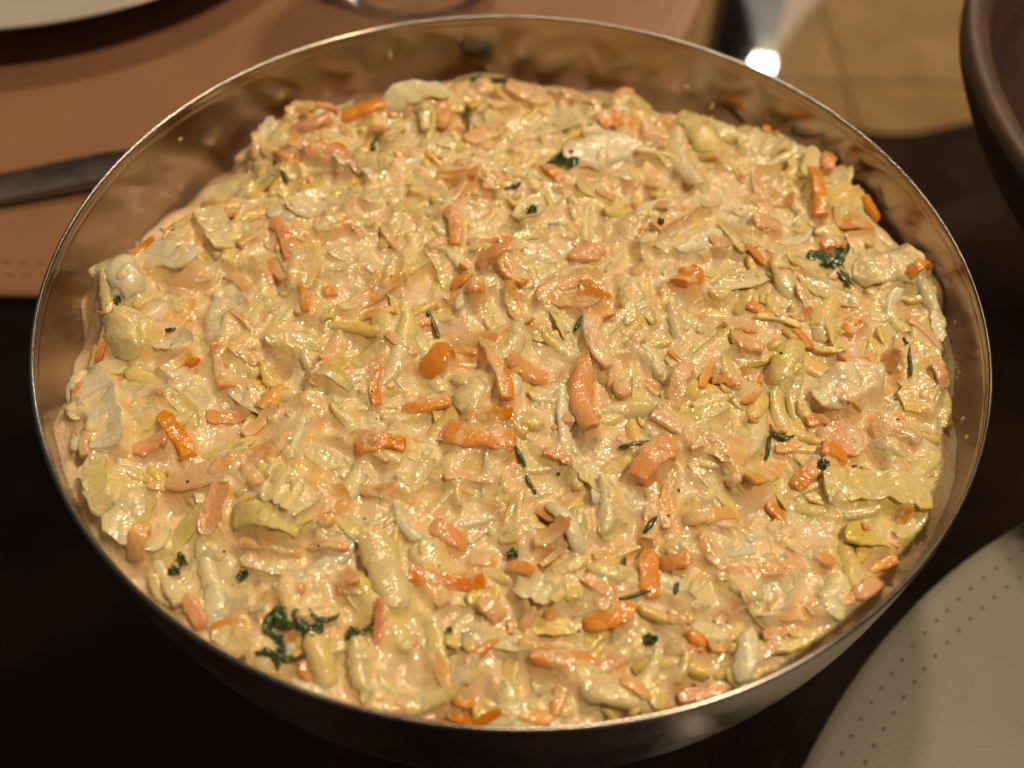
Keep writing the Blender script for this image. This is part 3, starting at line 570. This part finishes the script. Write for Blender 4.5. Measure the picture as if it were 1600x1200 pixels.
# dressing: fills the crevices and coats part of the pieces
closed = -maxf(-maxf(Hm, 2), 2)
low = gauss(closed, 0.0010) - 0.0011 - 0.0012 * np.clip(fnoise(0.003) - 0.3, 0, 2)
coat = gauss(Hm, 0.00042) + 0.00006
cn = 0.70 * fnoise(0.0042) + 0.75 * fnoise(0.0014) - 0.95 * (gauss(HERO, 0.0006) - 0.30)
mask = 1 / (1 + np.exp(-3.0 * (cn + 0.42)))
DZ = low * (1 - mask) + coat * mask + 0.00010 * fnoise(0.0009) + 0.00006 * fnoise(0.0005)
wgt = np.clip((RR - RB) / 0.0025, 0, 1); DZ = DZ * (1 - wgt) + gauss(DZ, 0.0016) * wgt
edge_in = inner_r(np.clip(gauss(DZ, 0.001), 0.004, 0.06)) + 0.00025
UC = np.stack([gauss(CM[..., c], 0.00055) for c in range(3)], -1)
THIN = np.clip(np.exp(-np.clip(DZ - gauss(Hm, 0.0003) , 0, 1) / 0.0007), 0, 1)
for ob, extra in PIECES:
    me = ob.data; co = np.empty(len(me.vertices) * 3, np.float32); me.vertices.foreach_get('co', co); co = co.reshape(-1, 3)
    f = (sample(DZ, co[:, 0], co[:, 1]) + 0.0005 - (co[:, 2] + SZ)) / 0.0009 + extra
    at = me.attributes.new('film', 'FLOAT', 'POINT'); at.data.foreach_set('value', np.clip(f, -0.5, 1.2).astype(np.float32))
for bits, nm, mt in ((CAB_BITS, 'cabbage_bits', MAT_CAB[3]), (CAR_BITS, 'carrot_bits', MAT_CARROT[0])):
    o = mesh_obj(nm, bits[0], bits[1], mt, slaw); o['kind'] = 'stuff'
    co = np.array(bits[0], np.float32); f = (sample(DZ, co[:, 0], co[:, 1]) + 0.0005 - (co[:, 2] + SZ)) / 0.0009 + 0.15
    at = o.data.attributes.new('film', 'FLOAT', 'POINT'); at.data.foreach_set('value', np.clip(f, -0.5, 1.2).astype(np.float32))
def dressing():
    idx = -np.ones((G, G), int); keep = RR < 0.0899
    Xc, Yc = X.copy(), Y.copy()
    over = RR > edge_in; sc = np.where(over, edge_in / np.maximum(RR, 1e-6), 1.0)
    keep &= RR < edge_in + 1.6 * CELL
    Xc, Yc = X * sc, Y * sc
    idx[keep] = np.arange(keep.sum())
    V = np.stack([Xc[keep], Yc[keep], DZ[keep] - SZ], 1)
    a, b, c, d = idx[:-1, :-1], idx[1:, :-1], idx[1:, 1:], idx[:-1, 1:]
    ok = (a >= 0) & (b >= 0) & (c >= 0) & (d >= 0)
    Fq = np.stack([a[ok], b[ok], c[ok], d[ok]], 1).astype(np.int32)
    me = bpy.data.meshes.new('dressing')
    me.vertices.add(len(V)); me.vertices.foreach_set('co', V.astype(np.float32).ravel())
    me.loops.add(Fq.size); me.loops.foreach_set('vertex_index', Fq.ravel())
    me.polygons.add(len(Fq)); me.polygons.foreach_set('loop_start', np.arange(0, Fq.size, 4, dtype=np.int32))
    me.update(calc_edges=True); me.validate()
    me.polygons.foreach_set('use_smooth', np.ones(len(me.polygons), bool))
    at = me.color_attributes.new('under', 'FLOAT_COLOR', 'POINT')
    colr = np.ones((len(V), 4), np.float32); colr[:, :3] = UC[keep]; at.data.foreach_set('color', colr.ravel())
    at2 = me.attributes.new('thin', 'FLOAT', 'POINT'); at2.data.foreach_set('value', THIN[keep].astype(np.float32))
    me.materials.append(MAT_DRESS)
    o = bpy.data.objects.new('dressing', me); COL.objects.link(o); o.parent = slaw
    o['label'] = 'thick creamy dressing coating the shreds'
dressing()
SURF = np.maximum(DZ, Hm - 0.0002); SURF_S = gauss(SURF, 0.0006)

# parsley
def parsley(x, y, ang, L, w, thin):
    a0 = math.radians(ang); ca, sa = math.cos(a0), math.sin(a0); V = []; Fc = []
    if thin == 2:
        n = 12; arc = random.uniform(1.6, 2.8); rad = L / arc; ww = max(w, 0.0011) * 0.5; sg = random.choice((-1, 1)); ph = random.uniform(0, 6)
        for k in range(n):
            q = (k / (n - 1) - 0.5) * arc; wk = ww * (1 - 0.7 * abs(k / (n - 1) * 2 - 1) ** 3) * random.uniform(0.75, 1.25)
            for v, up in ((-1, 0.0), (0, 0.0005), (1, 0.0007 + 0.0005 * math.sin(2.2 * k + ph))):
                rr = rad + v * wk; u, t_ = rr * math.sin(q), sg * (rr * math.cos(q) - rad)
                V.append((x + ca * u - sa * t_, y + sa * u + ca * t_, up))
        for k in range(n - 1):
            for j in range(2): a = k * 3 + j; Fc.append((a, a + 3, a + 4, a + 1))
    elif thin:
        n = 7; hw = max(w, 0.00055) / 2
        for k in range(n):
            s = k / (n - 1) - 0.5; ww = hw * (1 - 0.8 * abs(s * 2) ** 2.2); bx = 0.12 * L * math.sin(s * 3.0)
            for v, up in ((-1, 0), (0, 0.0004), (1, 0)):
                u, q = s * L, v * ww + bx
                V.append((x + ca * u - sa * q, y + sa * u + ca * q, up))
        for k in range(n - 1):
            for j in range(2): a = k * 3 + j; Fc.append((a, a + 3, a + 4, a + 1))
    else:
        nt_, nr = 22, 3; lob = random.choice((2.5, 3, 3.5)); ph = random.uniform(0, 6)
        V.append((x, y, 0.0006))
        for k in range(1, nr + 1):
            for j in range(nt_):
                q = 2 * math.pi * j / nt_; rr = (k / nr) * (0.60 + 0.40 * abs(math.cos(lob * q + ph)) + random.uniform(-0.04, 0.04))
                u, v = rr * L / 2 * math.cos(q), rr * w / 2 * math.sin(q)
                V.append((x + ca * u - sa * v, y + sa * u + ca * v, 0.0006 + random.uniform(-0.0001, 0.00015) + 0.0006 * math.sin(4 * q + ph) * k / nr))
        for j in range(nt_): Fc.append((0, 1 + j, 1 + (j + 1) % nt_))
        for k in range(nr - 1):
            for j in range(nt_): a = 1 + k * nt_ + j; b = 1 + k * nt_ + (j + 1) % nt_; Fc.append((a, a + nt_, b + nt_, b))
    P = np.array(V)
    P[:, 2] += 0.45 * sample(SURF_S, P[:, 0], P[:, 1]) + 0.55 * sample(SURF_S, P[:, 0], P[:, 1]).mean() + 0.0001 - SZ
    o = mesh_obj('parsley_leaf', P, Fc, MAT_PARSLEY, slaw)
    md = o.modifiers.new('thickness', 'SOLIDIFY'); md.thickness = 0.0002; md.offset = 1
for (x, y, a, L, w, thin) in PARSLEY:
    big = not thin and L > 2.6
    parsley(x * 1e-3, y * 1e-3, a, L * 1e-3 * (1.7 if big else 1.3), w * 1e-3 * (0.75 if big else (0.85 if thin else 1.45)), 2 if big else thin)
# pepper grains
V = []; Fc = []
ico = bmesh.new(); bmesh.ops.create_icosphere(ico, subdivisions=1, radius=1.0)
IV = np.array([v.co[:] for v in ico.verts]); ico.verts.index_update(); IF = [[v.index for v in f.verts] for f in ico.faces]; ico.free()
spk = [(a * 1e-3, b * 1e-3, random.uniform(0.00018, 0.00034)) for a, b in SPECKS] + [(p[0], p[1], random.uniform(0.00012, 0.00028)) for p in scatter(25, 0.078)]
for x, y, r in spk:
    z = float(sample(SURF, np.array([x]), np.array([y]))[0]) - SZ
    b0 = len(V)
    for v in IV * r * rng.uniform(0.7, 1.2, 3) * rng.uniform(0.85, 1.15, (len(IV), 1)): V.append((x + v[0], y + v[1], z + v[2] + r * 0.3))
    for f in IF: Fc.append([b0 + q for q in f])
pp = mesh_obj('pepper_grains', V, Fc, MAT_PEPPER, slaw); pp['kind'] = 'stuff'
# splashes of dressing on the inside of the steel wall
def smear(ang, z, wa, hz):
    V = []; Fc = []; nu, nv = 14, 6; a0 = math.radians(ang)
    j0 = random.uniform(0, 6)
    for i in range(nu + 1):
        for j in range(nv + 1):
            u = -1 + 2 * i / nu; v = -1 + 2 * j / nv
            lim = math.sqrt(max(0.0, 1 - u * u)) * (1 + 0.2 * math.sin(4 * u + j0))
            zz = z + v * lim * hz; aa = a0 + u * wa / 0.087
            t_ = 0.00045 * math.sqrt(max(0, 1 - u * u) * max(0, 1 - v * v)) - 0.00005
            r = float(inner_r(zz)) - t_
            V.append((r * math.cos(aa), r * math.sin(aa), zz - SZ))
    for i in range(nu):
        for j in range(nv): a = i * (nv + 1) + j; Fc.append((a, a + 1, a + nv + 2, a + nv + 1))
    mesh_obj('dressing_smear', V, Fc, MAT_DRESS, slaw)
for q in ((103, 0.0425, 0.010, 0.0018), (97, 0.0445, 0.007, 0.0010), (84, 0.0415, 0.006, 0.001), (62, 0.050, 0.0008, 0.0009), (57, 0.0475, 0.0006, 0.0011), (-16, 0.050, 0.0007, 0.0007), (-20, 0.0525, 0.0006, 0.0005), (47, 0.051, 0.0005, 0.0008), (-1, 0.052, 0.0005, 0.0005), (112, 0.0535, 0.0005, 0.0014), (150, 0.055, 0.0006, 0.0004)): smear(*q)
